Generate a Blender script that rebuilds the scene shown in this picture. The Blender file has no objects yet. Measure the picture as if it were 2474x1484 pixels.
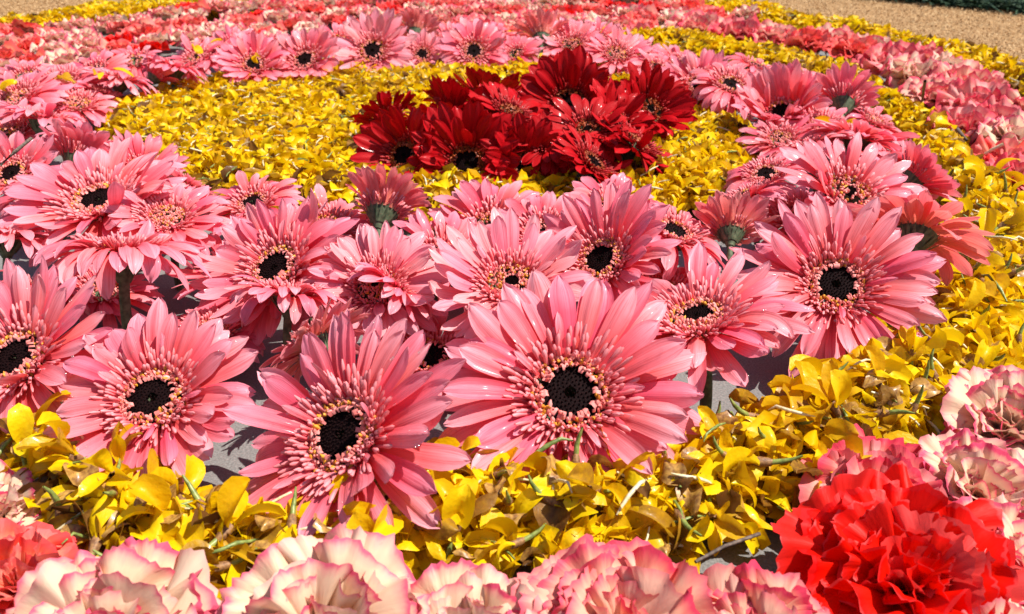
import bpy, math, random
import numpy as np
from math import radians as R_, sin, cos, pi

rng = np.random.default_rng(7)
random.seed(7)
scene = bpy.context.scene
COL = scene.collection

# ------------------------------------------------------------------ camera, sky, sun, exposure
PITCH = math.atan(1042 / 2150)
CAM_H = 0.245
FPX, PW, PH = 2150.0, 2474.0, 1484.0
cam_data = bpy.data.cameras.new('camera')
cam_data.sensor_width = 36.0
cam_data.lens = FPX / PW * 36.0
cam_data.clip_start = 0.005
cam_data.clip_end = 500.0
cam_data.dof.use_dof = True
cam_data.dof.focus_distance = 0.46
cam_data.dof.aperture_fstop = 22.0
cam = bpy.data.objects.new('camera', cam_data)
COL.objects.link(cam)
cam.location = (0, 0, CAM_H)
cam.rotation_euler = (pi / 2 - PITCH, 0, 0)
scene.camera = cam

SUN_EL, SUN_AZ = R_(60), R_(94)          # azimuth clockwise from +Y: the sun stands to the right and a little ahead
world = bpy.data.worlds.new('World')
scene.world = world
world.use_nodes = True
wn = world.node_tree.nodes
sky = wn.new('ShaderNodeTexSky')
sky.sky_type = 'NISHITA'
sky.sun_disc = False
sky.sun_elevation = SUN_EL
sky.sun_rotation = SUN_AZ
bg = wn['Background']
bg.inputs['Strength'].default_value = 0.085
world.node_tree.links.new(sky.outputs[0], bg.inputs['Color'])
sun_data = bpy.data.lights.new('sun', 'SUN')
sun_data.energy = 5.0
sun_data.angle = R_(0.53)
sun_data.color = (1.0, 0.955, 0.88)
sun = bpy.data.objects.new('sun', sun_data)
COL.objects.link(sun)
sun.rotation_euler = (pi / 2 - SUN_EL, 0, -SUN_AZ + pi)
scene.view_settings.view_transform = 'Standard'
scene.view_settings.look = 'None'
scene.view_settings.exposure = 0.66
scene.view_settings.gamma = 1.0
scene.cycles.max_bounces = 8
scene.cycles.diffuse_bounces = 4
scene.cycles.transmission_bounces = 4
scene.cycles.transparent_max_bounces = 12

# ------------------------------------------------------------------ helpers
CP, SP = cos(PITCH), sin(PITCH)
def ground(px, py, z=0.0):
    """the place on the level z that the photograph shows at this point of its 2474 wide copy"""
    u = (px - PW / 2) / FPX; v = -(py - PH / 2) / FPX
    d = (u, CP + v * SP, -SP + v * CP)
    t = (z - CAM_H) / d[2]
    return np.array([d[0] * t, d[1] * t, z]), t
def in_view(x, y, z=0.02, m=0.12):
    dz = z - CAM_H
    dep = y * CP - dz * SP
    X = x / np.maximum(dep, 1e-3) * FPX / PW
    Y = (y * SP + dz * CP) / np.maximum(dep, 1e-3) * FPX / PH
    mx = m * FPX / PW / np.maximum(dep, .05)
    return (dep > 0.03) & (abs(X) < .5 + mx * .7) & (Y < .5 + mx * .6) & (Y > -.5 - mx * .7)

def nd(nt, kind, **kw):
    n = nt.nodes.new(kind)
    for k, v in kw.items():
        if k in n.inputs: n.inputs[k].default_value = v
        else: setattr(n, k, v)
    return n
def ramp(nt, fac, stops, interp='LINEAR'):
    r = nt.nodes.new('ShaderNodeValToRGB')
    r.color_ramp.interpolation = interp
    el = r.color_ramp.elements
    while len(el) < len(stops): el.new(0.5)
    for e, (p, c) in zip(el, stops):
        e.position = p; e.color = (*c, 1)
    nt.links.new(fac, r.inputs[0])
    return r.outputs[0]
def math_n(nt, op, a, b=None, c=None):
    n = nt.nodes.new('ShaderNodeMath'); n.operation = op
    for i, x in enumerate((a, b, c)):
        if x is None: continue
        if isinstance(x, (int, float)): n.inputs[i].default_value = x
        else: nt.links.new(x, n.inputs[i])
    return n.outputs[0]
def mix_c(nt, fac, a, b, mode='MIX'):
    n = nt.nodes.new('ShaderNodeMix'); n.data_type = 'RGBA'; n.blend_type = mode
    for s, x in ((n.inputs[0], fac), (n.inputs[6], a), (n.inputs[7], b)):
        if isinstance(x, (int, float)): s.default_value = x
        elif isinstance(x, tuple): s.default_value = (*x, 1)
        else: nt.links.new(x, s)
    return n.outputs[2]
def new_mat(name):
    m = bpy.data.materials.new(name); m.use_nodes = True
    nt = m.node_tree; nt.nodes.clear()
    return m, nt
def finish_leaf(nt, col, trans=0.3, rough=0.45, spec=0.4, bump=None, bstr=0.3, bdist=0.0006, tcol=None, coat=0.0):
    out = nd(nt, 'ShaderNodeOutputMaterial')
    p = nd(nt, 'ShaderNodeBsdfPrincipled')
    p.inputs['Roughness'].default_value = rough
    p.inputs['Specular IOR Level'].default_value = spec
    if coat:
        p.inputs['Coat Weight'].default_value = coat; p.inputs['Coat Roughness'].default_value = 0.12
    nt.links.new(col, p.inputs['Base Color'])
    if bump is not None:
        b = nd(nt, 'ShaderNodeBump'); b.inputs['Strength'].default_value = bstr; b.inputs['Distance'].default_value = bdist
        nt.links.new(bump, b.inputs['Height']); nt.links.new(b.outputs[0], p.inputs['Normal'])
    if trans:
        t = nd(nt, 'ShaderNodeBsdfTranslucent'); nt.links.new(tcol or col, t.inputs['Color'])
        mx = nd(nt, 'ShaderNodeMixShader'); mx.inputs[0].default_value = trans
        nt.links.new(p.outputs[0], mx.inputs[1]); nt.links.new(t.outputs[0], mx.inputs[2])
        nt.links.new(mx.outputs[0], out.inputs[0])
    else:
        nt.links.new(p.outputs[0], out.inputs[0])

def ray_mat(name, stops, trans=0.3, var=0.08, rough=0.45, spec=0.25, dark=(0.72, 0.07, 0.10), vein=0.42, hue=0.02):
    """ray floret: colour runs along the petal (UV v), fine veins across it (UV u)"""
    m, nt = new_mat(name)
    uv = nd(nt, 'ShaderNodeUVMap'); uv.uv_map = 'UVMap'
    sep = nd(nt, 'ShaderNodeSeparateXYZ'); nt.links.new(uv.outputs[0], sep.inputs[0])
    oi = nd(nt, 'ShaderNodeObjectInfo')
    tc = nd(nt, 'ShaderNodeTexCoord')
    no = nd(nt, 'ShaderNodeTexNoise', Scale=90.0, Detail=3.0); nt.links.new(tc.outputs['Object'], no.inputs['Vector'])
    v = math_n(nt, 'ADD', sep.outputs[1], math_n(nt, 'MULTIPLY', math_n(nt, 'SUBTRACT', no.outputs[0], 0.5), 0.35))
    v = math_n(nt, 'ADD', v, math_n(nt, 'MULTIPLY', math_n(nt, 'SUBTRACT', oi.outputs['Random'], 0.5), 0.3))
    col = ramp(nt, v, stops)
    # lengthwise veins
    cmb = nd(nt, 'ShaderNodeCombineXYZ')
    nt.links.new(math_n(nt, 'MULTIPLY', sep.outputs[0], 26.0), cmb.inputs[0])
    nt.links.new(math_n(nt, 'MULTIPLY', sep.outputs[1], 1.6), cmb.inputs[1])
    nt.links.new(math_n(nt, 'MULTIPLY', oi.outputs['Random'], 40.0), cmb.inputs[2])
    vn = nd(nt, 'ShaderNodeTexNoise', Scale=1.0, Detail=2.0); nt.links.new(cmb.outputs[0], vn.inputs['Vector'])
    vm = ramp(nt, vn.outputs[0], [(0.36, (1, 1, 1)), (0.52, (0, 0, 0))])
    col = mix_c(nt, math_n(nt, 'MULTIPLY', vm, vein), col, dark)
    hs = nd(nt, 'ShaderNodeHueSaturation')
    nt.links.new(math_n(nt, 'ADD', 0.5 - hue / 2, math_n(nt, 'MULTIPLY', oi.outputs['Random'], hue)), hs.inputs['Hue'])
    nt.links.new(math_n(nt, 'ADD', 1 - var, math_n(nt, 'MULTIPLY', no.outputs[0], 2 * var)), hs.inputs['Value'])
    nt.links.new(col, hs.inputs['Color'])
    finish_leaf(nt, hs.outputs[0], trans, rough, spec, vn.outputs[0], 0.5, 0.0005, coat=0.06, tcol=mix_c(nt, 0.5, hs.outputs[0], hs.outputs[0], 'MULTIPLY'))
    return m

M = {}
M['pink'] = ray_mat('pink_petal', [(0.0, (0.88, 0.060, 0.080)), (0.35, (0.91, 0.145, 0.180)), (0.7, (0.93, 0.27, 0.33)), (1.0, (0.93, 0.41, 0.49))], 0.33)
M['pink_pale'] = ray_mat('pale_pink_petal', [(0.0, (0.90, 0.14, 0.17)), (0.4, (0.92, 0.29, 0.335)), (1.0, (0.93, 0.46, 0.51))], 0.33)
M['salmon'] = ray_mat('salmon_petal', [(0.0, (0.86, 0.30, 0.20)), (0.4, (0.90, 0.24, 0.23)), (1.0, (0.92, 0.36, 0.36))], 0.45)
M['red'] = ray_mat('red_petal', [(0.0, (0.34, 0.002, 0.004)), (0.4, (0.45, 0.0025, 0.006)), (1.0, (0.52, 0.005, 0.010))], 0.22, dark=(0.30, 0.002, 0.004), rough=0.5, spec=0.12, hue=0.0)

def plain(name, c1, c2, scale=200, rough=0.5, spec=0.4, trans=0.0, bump=0.3, attr=False, coat=0.0):
    m, nt = new_mat(name)
    tc = nd(nt, 'ShaderNodeTexCoord')
    no = nd(nt, 'ShaderNodeTexNoise', Scale=float(scale), Detail=3.0); nt.links.new(tc.outputs['Object'], no.inputs['Vector'])
    f = ramp(nt, no.outputs[0], [(0.35, (0, 0, 0)), (0.65, (1, 1, 1))])
    if attr:
        at = nd(nt, 'ShaderNodeAttribute'); at.attribute_name = 'rnd'; f = at.outputs['Fac']
    col = mix_c(nt, f, c1, c2)
    finish_leaf(nt, col, trans, rough, spec, no.outputs[0], bump, 0.0008, coat=coat)
    return m
M['floret_pink'] = plain('pink_floret', (0.84, 0.10, 0.12), (0.89, 0.36, 0.38), attr=True, trans=0.2)
M['floret_tan'] = plain('tan_pink_floret', (0.62, 0.12, 0.10), (0.86, 0.33, 0.29), attr=True)
M['stamen'] = plain('orange_stamen', (0.40, 0.12, 0.012), (0.72, 0.34, 0.03), attr=True)
M['stamen_red'] = plain('red_stamen', (0.20, 0.015, 0.008), (0.45, 0.10, 0.02), attr=True)
M['floret_red'] = plain('dark_red_floret', (0.25, 0.004, 0.006), (0.48, 0.02, 0.02), attr=True)
M['eye'] = plain('dark_maroon_eye', (0.003, 0.001, 0.0013), (0.014, 0.004, 0.004), scale=1400, rough=0.7, spec=0.06, bump=0.6)
M['green'] = plain('grey_green_stem', (0.045, 0.065, 0.030), (0.13, 0.16, 0.085), scale=300, rough=0.65)
M['stalk'] = plain('fresh_green_stalk', (0.10, 0.14, 0.03), (0.25, 0.29, 0.07), scale=400, rough=0.4)
M['calyx_brown'] = plain('brown_calyx', (0.14, 0.06, 0.025), (0.33, 0.17, 0.06), scale=600, rough=0.6)
M['straw'] = plain('straw_stalk', (0.55, 0.45, 0.22), (0.72, 0.65, 0.45), scale=500, rough=0.45)
M['twig'] = plain('dark_twig', (0.06, 0.04, 0.03), (0.17, 0.12, 0.09), scale=500, rough=0.7)

def yellow_mat(name, attr):
    m, nt = new_mat(name)
    if attr:
        a = nd(nt, 'ShaderNodeAttribute'); a.attribute_name = 'rnd'; f = a.outputs['Fac']
    else:
        a = nd(nt, 'ShaderNodeObjectInfo'); f = a.outputs['Random']
    tc = nd(nt, 'ShaderNodeTexCoord')
    no = nd(nt, 'ShaderNodeTexNoise', Scale=260.0 if not attr else 160.0, Detail=4.0); nt.links.new(tc.outputs['Object'], no.inputs['Vector'])
    g = math_n(nt, 'ADD', f, math_n(nt, 'MULTIPLY', math_n(nt, 'SUBTRACT', no.outputs[0], 0.5), 0.22))
    col = ramp(nt, g, [(0.0, (0.15, 0.065, 0.018)), (0.06, (0.30, 0.145, 0.025)), (0.14, (0.54, 0.30, 0.012)), (0.30, (0.78, 0.46, 0.003)), (0.6, (0.86, 0.57, 0.003)), (1.0, (0.88, 0.63, 0.006))])
    # bruises
    n2 = nd(nt, 'ShaderNodeTexNoise', Scale=420.0, Detail=5.0, Roughness=0.7); nt.links.new(tc.outputs['Object'], n2.inputs['Vector'])
    br = ramp(nt, n2.outputs[0], [(0.64, (0, 0, 0)), (0.74, (1, 1, 1))])
    col = mix_c(nt, math_n(nt, 'MULTIPLY', br, 0.55), col, (0.38, 0.20, 0.05))
    finish_leaf(nt, col, 0.4, 0.4, 0.2, no.outputs[0], 0.6, 0.0012, coat=0.08 if not attr else 0.04)
    return m
M['yellow'] = yellow_mat('yellow_petal', False)
M['yellow_bed'] = yellow_mat('yellow_petal_bed', True)
M['wilt'] = plain('wilted_brown_petal', (0.20, 0.085, 0.025), (0.50, 0.28, 0.06), scale=350, rough=0.4, trans=0.15, coat=0.2)

def carn_mat(name, body, mid, edge, e0=0.80, trans=0.25):
    m, nt = new_mat(name)
    uv = nd(nt, 'ShaderNodeUVMap'); uv.uv_map = 'UVMap'
    sep = nd(nt, 'ShaderNodeSeparateXYZ'); nt.links.new(uv.outputs[0], sep.inputs[0])
    oi = nd(nt, 'ShaderNodeObjectInfo')
    cmb = nd(nt, 'ShaderNodeCombineXYZ')
    nt.links.new(math_n(nt, 'MULTIPLY', sep.outputs[0], 22.0), cmb.inputs[0])
    nt.links.new(math_n(nt, 'MULTIPLY', sep.outputs[1], 2.2), cmb.inputs[1])
    nt.links.new(math_n(nt, 'MULTIPLY', oi.outputs['Random'], 50.0), cmb.inputs[2])
    vn = nd(nt, 'ShaderNodeTexNoise', Scale=1.0, Detail=3.0); nt.links.new(cmb.outputs[0], vn.inputs['Vector'])
    v = math_n(nt, 'ADD', sep.outputs[1], math_n(nt, 'MULTIPLY', math_n(nt, 'SUBTRACT', vn.outputs[0], 0.5), 0.20))
    v = math_n(nt, 'ADD', v, math_n(nt, 'MULTIPLY', math_n(nt, 'SUBTRACT', oi.outputs['Random'], 0.5), 0.16))
    col = ramp(nt, v, [(0.0, body), (e0, body), (e0 + 0.11, mid), (1.0, edge)])
    hs = nd(nt, 'ShaderNodeHueSaturation')
    nt.links.new(math_n(nt, 'ADD', 0.93, math_n(nt, 'MULTIPLY', oi.outputs['Random'], 0.12)), hs.inputs['Value'])
    nt.links.new(math_n(nt, 'ADD', 0.95, math_n(nt, 'MULTIPLY', oi.outputs['Random'], 0.2)), hs.inputs['Saturation'])
    nt.links.new(col, hs.inputs['Color'])
    finish_leaf(nt, hs.outputs[0], trans, 0.5, 0.18, vn.outputs[0], 0.6, 0.0010)
    return m
M['c_cream'] = carn_mat('cream_carnation', (0.80, 0.57, 0.40), (0.80, 0.41, 0.34), (0.74, 0.16, 0.23), 0.82)
M['c_blush'] = carn_mat('blush_carnation', (0.82, 0.45, 0.33), (0.81, 0.29, 0.25), (0.74, 0.14, 0.19), 0.78)
M['c_coral'] = carn_mat('coral_carnation', (0.85, 0.27, 0.19), (0.82, 0.17, 0.14), (0.80, 0.15, 0.15), 0.7)
M['c_red'] = carn_mat('scarlet_carnation', (0.78, 0.028, 0.022), (0.76, 0.035, 0.032), (0.72, 0.10, 0.10), 0.86)
M['c_rose'] = carn_mat('rose_carnation', (0.82, 0.36, 0.31), (0.78, 0.21, 0.20), (0.70, 0.12, 0.16), 0.72)

def drop_mat():
    m, nt = new_mat('water_drop')
    out = nd(nt, 'ShaderNodeOutputMaterial')
    gl = nd(nt, 'ShaderNodeBsdfGlossy', Roughness=0.12)
    tr = nd(nt, 'ShaderNodeBsdfTransparent')
    mx = nd(nt, 'ShaderNodeMixShader'); mx.inputs[0].default_value = 0.10
    nt.links.new(tr.outputs[0], mx.inputs[1]); nt.links.new(gl.outputs[0], mx.inputs[2]); nt.links.new(mx.outputs[0], out.inputs[0])
    return m
M['drop'] = drop_mat()

# ---- generic mesh builders
_grid_cache = {}
def grid_topology(na, nu):
    k = (na, nu)
    if k not in _grid_cache:
        f = []
        for i in range(na - 1):
            for j in range(nu - 1):
                a = i * nu + j
                f.append((a, a + 1, a + nu + 1, a + nu))
        f = np.array(f, np.int32)
        uvv = np.stack([np.tile(np.linspace(0, 1, nu), na), np.repeat(np.linspace(0, 1, na), nu)], 1)
        _grid_cache[k] = (f, uvv)
    return _grid_cache[k]
def make_mesh(name, verts, faces, mat, uv=None, rnd=None, smooth=True):
    """faces: (n,3) or (n,4) int array"""
    verts = np.ascontiguousarray(verts, np.float32); faces = np.ascontiguousarray(faces, np.int32)
    me = bpy.data.meshes.new(name)
    n, k = faces.shape
    me.vertices.add(len(verts)); me.vertices.foreach_set('co', verts.ravel())
    me.loops.add(n * k); me.loops.foreach_set('vertex_index', faces.ravel())
    me.polygons.add(n)
    me.polygons.foreach_set('loop_start', np.arange(0, n * k, k, dtype=np.int32))
    if smooth: me.polygons.foreach_set('use_smooth', np.ones(n, bool))
    if uv is not None:
        l = me.uv_layers.new(name='UVMap')
        l.data.foreach_set('uv', np.ascontiguousarray(uv[faces.ravel()], np.float32).ravel())
    if rnd is not None:
        a = me.attributes.new('rnd', 'FLOAT', 'POINT'); a.data.foreach_set('value', np.ascontiguousarray(rnd, np.float32))
    me.materials.append(mat)
    me.update(calc_edges=True)
    return me
def link(name, data, parent=None, loc=None):
    o = bpy.data.objects.new(name, data); COL.objects.link(o)
    if parent is not None: o.parent = parent
    if loc is not None: o.location = loc
    return o
def tag(o, label=None, cat=None, group=None, kind=None):
    if label: o['label'] = label
    if cat: o['category'] = cat
    if group: o['group'] = group
    if kind: o['kind'] = kind
    return o
def axis_frame(n, spin=0.0):
    """3x3 matrix whose z column is n"""
    n = np.array(n, float); n /= np.linalg.norm(n)
    x = np.cross((0, 1, 0) if abs(n[1]) < .9 else (1, 0, 0), n); x /= np.linalg.norm(x)
    y = np.cross(n, x)
    c, s = cos(spin), sin(spin)
    return np.stack([c * x + s * y, -s * x + c * y, n], 1)
def rotz(v, a):
    c, s = cos(a), sin(a)
    return np.stack([v[:, 0] * c - v[:, 1] * s, v[:, 0] * s + v[:, 1] * c, v[:, 2]], 1)
def tube(path, radii, n=6):
    """verts, quad faces of a tube along a path"""
    path = np.array(path, float); V = []
    for i, p in enumerate(path):
        d = path[min(i + 1, len(path) - 1)] - path[max(i - 1, 0)]
        F = axis_frame(d)
        for k in range(n):
            a = 2 * pi * k / n
            V.append(p + radii[i] * (cos(a) * F[:, 0] + sin(a) * F[:, 1]))
    Fs = []
    for i in range(len(path) - 1):
        for k in range(n):
            k2 = (k + 1) % n
            Fs.append((i * n + k, i * n + k2, (i + 1) * n + k2, (i + 1) * n + k))
    return np.array(V), np.array(Fs)
class Bag:
    """collects many small pieces of one part"""
    def __init__(s): s.v, s.f, s.r, s.n = [], [], [], 0
    def add(s, v, f, r=0.5):
        s.v.append(v); s.f.append(np.asarray(f) + s.n); s.n += len(v)
        s.r.append(np.full(len(v), r) if np.isscalar(r) else np.asarray(r))
    def mesh(s, name, mat, smooth=True):
        return make_mesh(name, np.concatenate(s.v), np.concatenate(s.f), mat, rnd=np.concatenate(s.r), smooth=smooth)

# ------------------------------------------------------------------ outline of the carpet's bands (closed curves on the ground)
CEN = np.array([-0.10, 0.95])
def curve(px_pts, world_pts=(), z=0.012):
    P = [ground(x, y, z)[0][:2] for x, y in px_pts] + [np.array(w) for w in world_pts]
    P = np.array(P) - CEN
    th = np.arctan2(P[:, 1], P[:, 0]); r = np.hypot(P[:, 0], P[:, 1])
    o = np.argsort(th)
    return th[o], r[o]
def radius(c, th): return np.interp(th, c[0], c[1], period=2 * pi)
A = curve([(235, 290), (420, 222), (700, 176), (1000, 164), (1400, 168), (1640, 235), (1790, 300), (1850, 390), (1740, 500), (1400, 520), (1000, 530), (560, 510), (430, 430), (290, 345)])
B = curve([(0, 190), (300, 152), (600, 122), (1000, 104), (1400, 102), (1700, 148), (1900, 190), (2090, 260), (2230, 380), (2275, 520), (2260, 650), (2100, 810), (1900, 970), (1450, 1150), (1050, 1120), (820, 1270), (600, 1240), (300, 1150), (100, 1030), (-200, 900)], [(-.66, .75), (-.70, .95)])
C = curve([(0, 194), (300, 156), (600, 126), (1000, 104), (1430, 96), (1700, 104), (1950, 150), (2200, 265), (2380, 430), (2520, 600), (2490, 850), (2330, 960), (1980, 1230), (1500, 1370), (1000, 1395), (550, 1470), (250, 1410), (90, 1250), (-50, 1130)], [(-.73, .75), (-.80, .95)])
D = curve([(0, 84), (300, 58), (600, 26), (900, 10), (1250, 2), (1500, 4), (1750, 48), (2000, 86), (2200, 140), (2474, 235)], [(.66, .8), (.56, .4), (.38, .12), (0, .03), (-.4, .12), (-.9, .6), (-1.05, 1.0)])
Ec = curve([(0, 68), (260, 27), (500, 4), (1660, 8), (1900, 46), (2160, 93), (2474, 178)], [(-.1, 2.1), (.74, .8), (.64, .3), (.4, 0), (0, -.08), (-.5, 0), (-1.0, .5), (-1.15, 1.0)])
def polar(x, y):
    return np.arctan2(y - CEN[1], x - CEN[0]), np.hypot(x - CEN[0], y - CEN[1])
def inside(x, y, inner, outer):
    th, r = polar(x, y)
    ri = radius(inner, th) if inner is not None else 0 * r - 1
    return (r > ri) & (r < radius(outer, th))
_nk = rng.normal(size=(10, 2)) * 34; _np = rng.uniform(0, 6.28, 10)
def wobble(x, y):
    s = 0
    for (a, b), p in zip(_nk, _np): s = s + np.sin(a * x + b * y + p)
    return s / 10
def bed_height(x, y, inner, outer, top=0.022):
    th, r = polar(x, y)
    d = radius(outer, th) - r
    if inner is not None: d = np.minimum(d, r - radius(inner, th))
    e = np.sqrt(np.clip(d / 0.03, 0, 1))
    return (0.004 + top * e) * (1 + 0.45 * wobble(x, y))

# ------------------------------------------------------------------ setting: paving, sawdust
def sheet_mat(name, c1, c2, c3, s1, s2, rough=0.9, bump=0.5, dist=0.002):
    m, nt = new_mat(name)
    tc = nd(nt, 'ShaderNodeTexCoord')
    a = nd(nt, 'ShaderNodeTexNoise', Scale=s1, Detail=6.0, Roughness=0.7); nt.links.new(tc.outputs['Object'], a.inputs['Vector'])
    b = nd(nt, 'ShaderNodeTexNoise', Scale=s2, Detail=2.0); nt.links.new(tc.outputs['Object'], b.inputs['Vector'])
    col = ramp(nt, b.outputs[0], [(0.3, c1), (0.5, c2), (0.7, c3)])
    col = mix_c(nt, ramp(nt, a.outputs[0], [(0.35, (0, 0, 0)), (0.7, (0.5, 0.5, 0.5))]), col, c1)
    finish_leaf(nt, col, 0, rough, 0.2, b.outputs[0], bump, dist)
    return m
M['paving'] = sheet_mat('grey_paving', (0.13, 0.125, 0.12), (0.18, 0.172, 0.165), (0.24, 0.23, 0.22), 14.0, 900.0, bump=0.3, dist=0.0006)
M['sawdust'] = sheet_mat('sawdust', (0.26, 0.135, 0.052), (0.38, 0.22, 0.095), (0.48, 0.31, 0.155), 9.0, 260.0, bump=1.0, dist=0.003)
M['chip'] = plain('sawdust_chip', (0.24, 0.12, 0.045), (0.56, 0.38, 0.20), attr=True, rough=0.8, spec=0.2)
S = 120.0
paving = link('paving', make_mesh('paving', [(-S, -S, 0), (S, -S, 0), (S, S, 0), (-S, S, 0)], [(0, 1, 2, 3)], M['paving'], smooth=False))
tag(paving, 'smooth grey paving under the flowers', 'paving', kind='structure')
# sawdust: a thick carpet ring round the flower bands
ths = np.linspace(-pi, pi, 181)[:-1]
rings = [radius(Ec, ths) - 0.02, radius(Ec, ths) + 0.02, radius(Ec, ths) + 0.3, radius(Ec, ths) + 1.2, radius(Ec, ths) + 3.0]
V = []
for k, rr in enumerate(rings):
    z = [0.003, 0.010, 0.012, 0.012, 0.010][k]
    V.append(np.stack([CEN[0] + rr * np.cos(ths), CEN[1] + rr * np.sin(ths), np.full(180, z) + 0.002 * wobble(CEN[0] + rr * np.cos(ths), CEN[1] + rr * np.sin(ths))], 1))
F = [(k * 180 + i, (k + 1) * 180 + i, (k + 1) * 180 + (i + 1) % 180, k * 180 + (i + 1) % 180) for k in range(4) for i in range(180)]
saw = link('sawdust_ground', make_mesh('sawdust_ground', np.concatenate(V), F, M['sawdust']))
tag(saw, 'tan sawdust spread around the flower carpet', 'sawdust', kind='structure')
# loose chips
n = 330000
x = rng.uniform(-1.5, 1.5, n); y = rng.uniform(0.8, 2.6, n)
th, r = polar(x, y); k = (r > radius(Ec, th) - 0.01) & in_view(x, y, 0.01, 0.08)
x, y = x[k][:90000], y[k][:90000]; n = len(x)
L = rng.uniform(0.0007, 0.0022, n); Wd = rng.uniform(0.0005, 0.0011, n); a = rng.uniform(0, 6.28, n); tl = rng.normal(0, 0.5, n)
dx, dy = np.cos(a), np.sin(a)
c = np.stack([x, y, rng.uniform(0.0125, 0.0165, n)], 1)
u = np.stack([dx * np.cos(tl), dy * np.cos(tl), np.sin(tl)], 1) * L[:, None]
w = np.stack([-dy, dx, rng.normal(0, 0.4, n)], 1) * Wd[:, None]
V = np.stack([c - u - w, c + u - w * .6, c + u * .9 + w, c - u + w * .7], 1).reshape(-1, 3)
chips = link('sawdust_chips', make_mesh('sawdust_chips', V, np.arange(4 * n).reshape(-1, 4), M['chip'], rnd=np.repeat(rng.uniform(0, 1, n), 4), smooth=False))
tag(chips, 'loose wood chips on the tan sawdust', 'wood chips', kind='stuff')

# ------------------------------------------------------------------ gerberas
def ray_verts(L, W, a0, a1, r0, z0, na, nu, k1, twist, side, prof_pow=1.2, notch=0.0, pleat=0.05):
    t = np.linspace(0, 1, na) ** 0.85
    wp = np.interp(t, [0, .12, .35, .6, .75, .87, .95, 1], [.36, .5, .8, .98, 1.0, .80, .48, .10])
    ang = a0 + (a1 - a0) * t ** prof_pow
    dt = np.diff(t, prepend=0) * L
    mid = np.concatenate([[ang[0]], (ang[1:] + ang[:-1]) / 2])
    rr = r0 + np.cumsum(np.cos(mid) * dt); zz = z0 + np.cumsum(np.sin(mid) * dt)
    u = np.linspace(-1, 1, nu)
    U, T = np.meshgrid(u, t)
    hw = W * .5 * wp[:, None] * U
    tw = twist * T
    bend = side * L * T ** 2
    zoff = W * (k1 * U ** 2 * wp[:, None] + pleat * np.cos(U * pi * 2.0) * np.minimum(T * 3, 1))
    y = hw * np.cos(tw) + bend
    h = hw * np.sin(tw) + zoff
    ca, sa = np.cos(ang)[:, None], np.sin(ang)[:, None]
    rr2 = rr[:, None] - sa * h; zz2 = zz[:, None] + ca * h
    if notch:
        rr2[-1] -= notch * L * (1 - np.abs(u)) * ca[-1]; zz2[-1] -= notch * L * (1 - np.abs(u)) * sa[-1]
    # the tip pulls back at its corners
    return np.stack([rr2, -y, zz2], 2).reshape(-1, 3)

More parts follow.
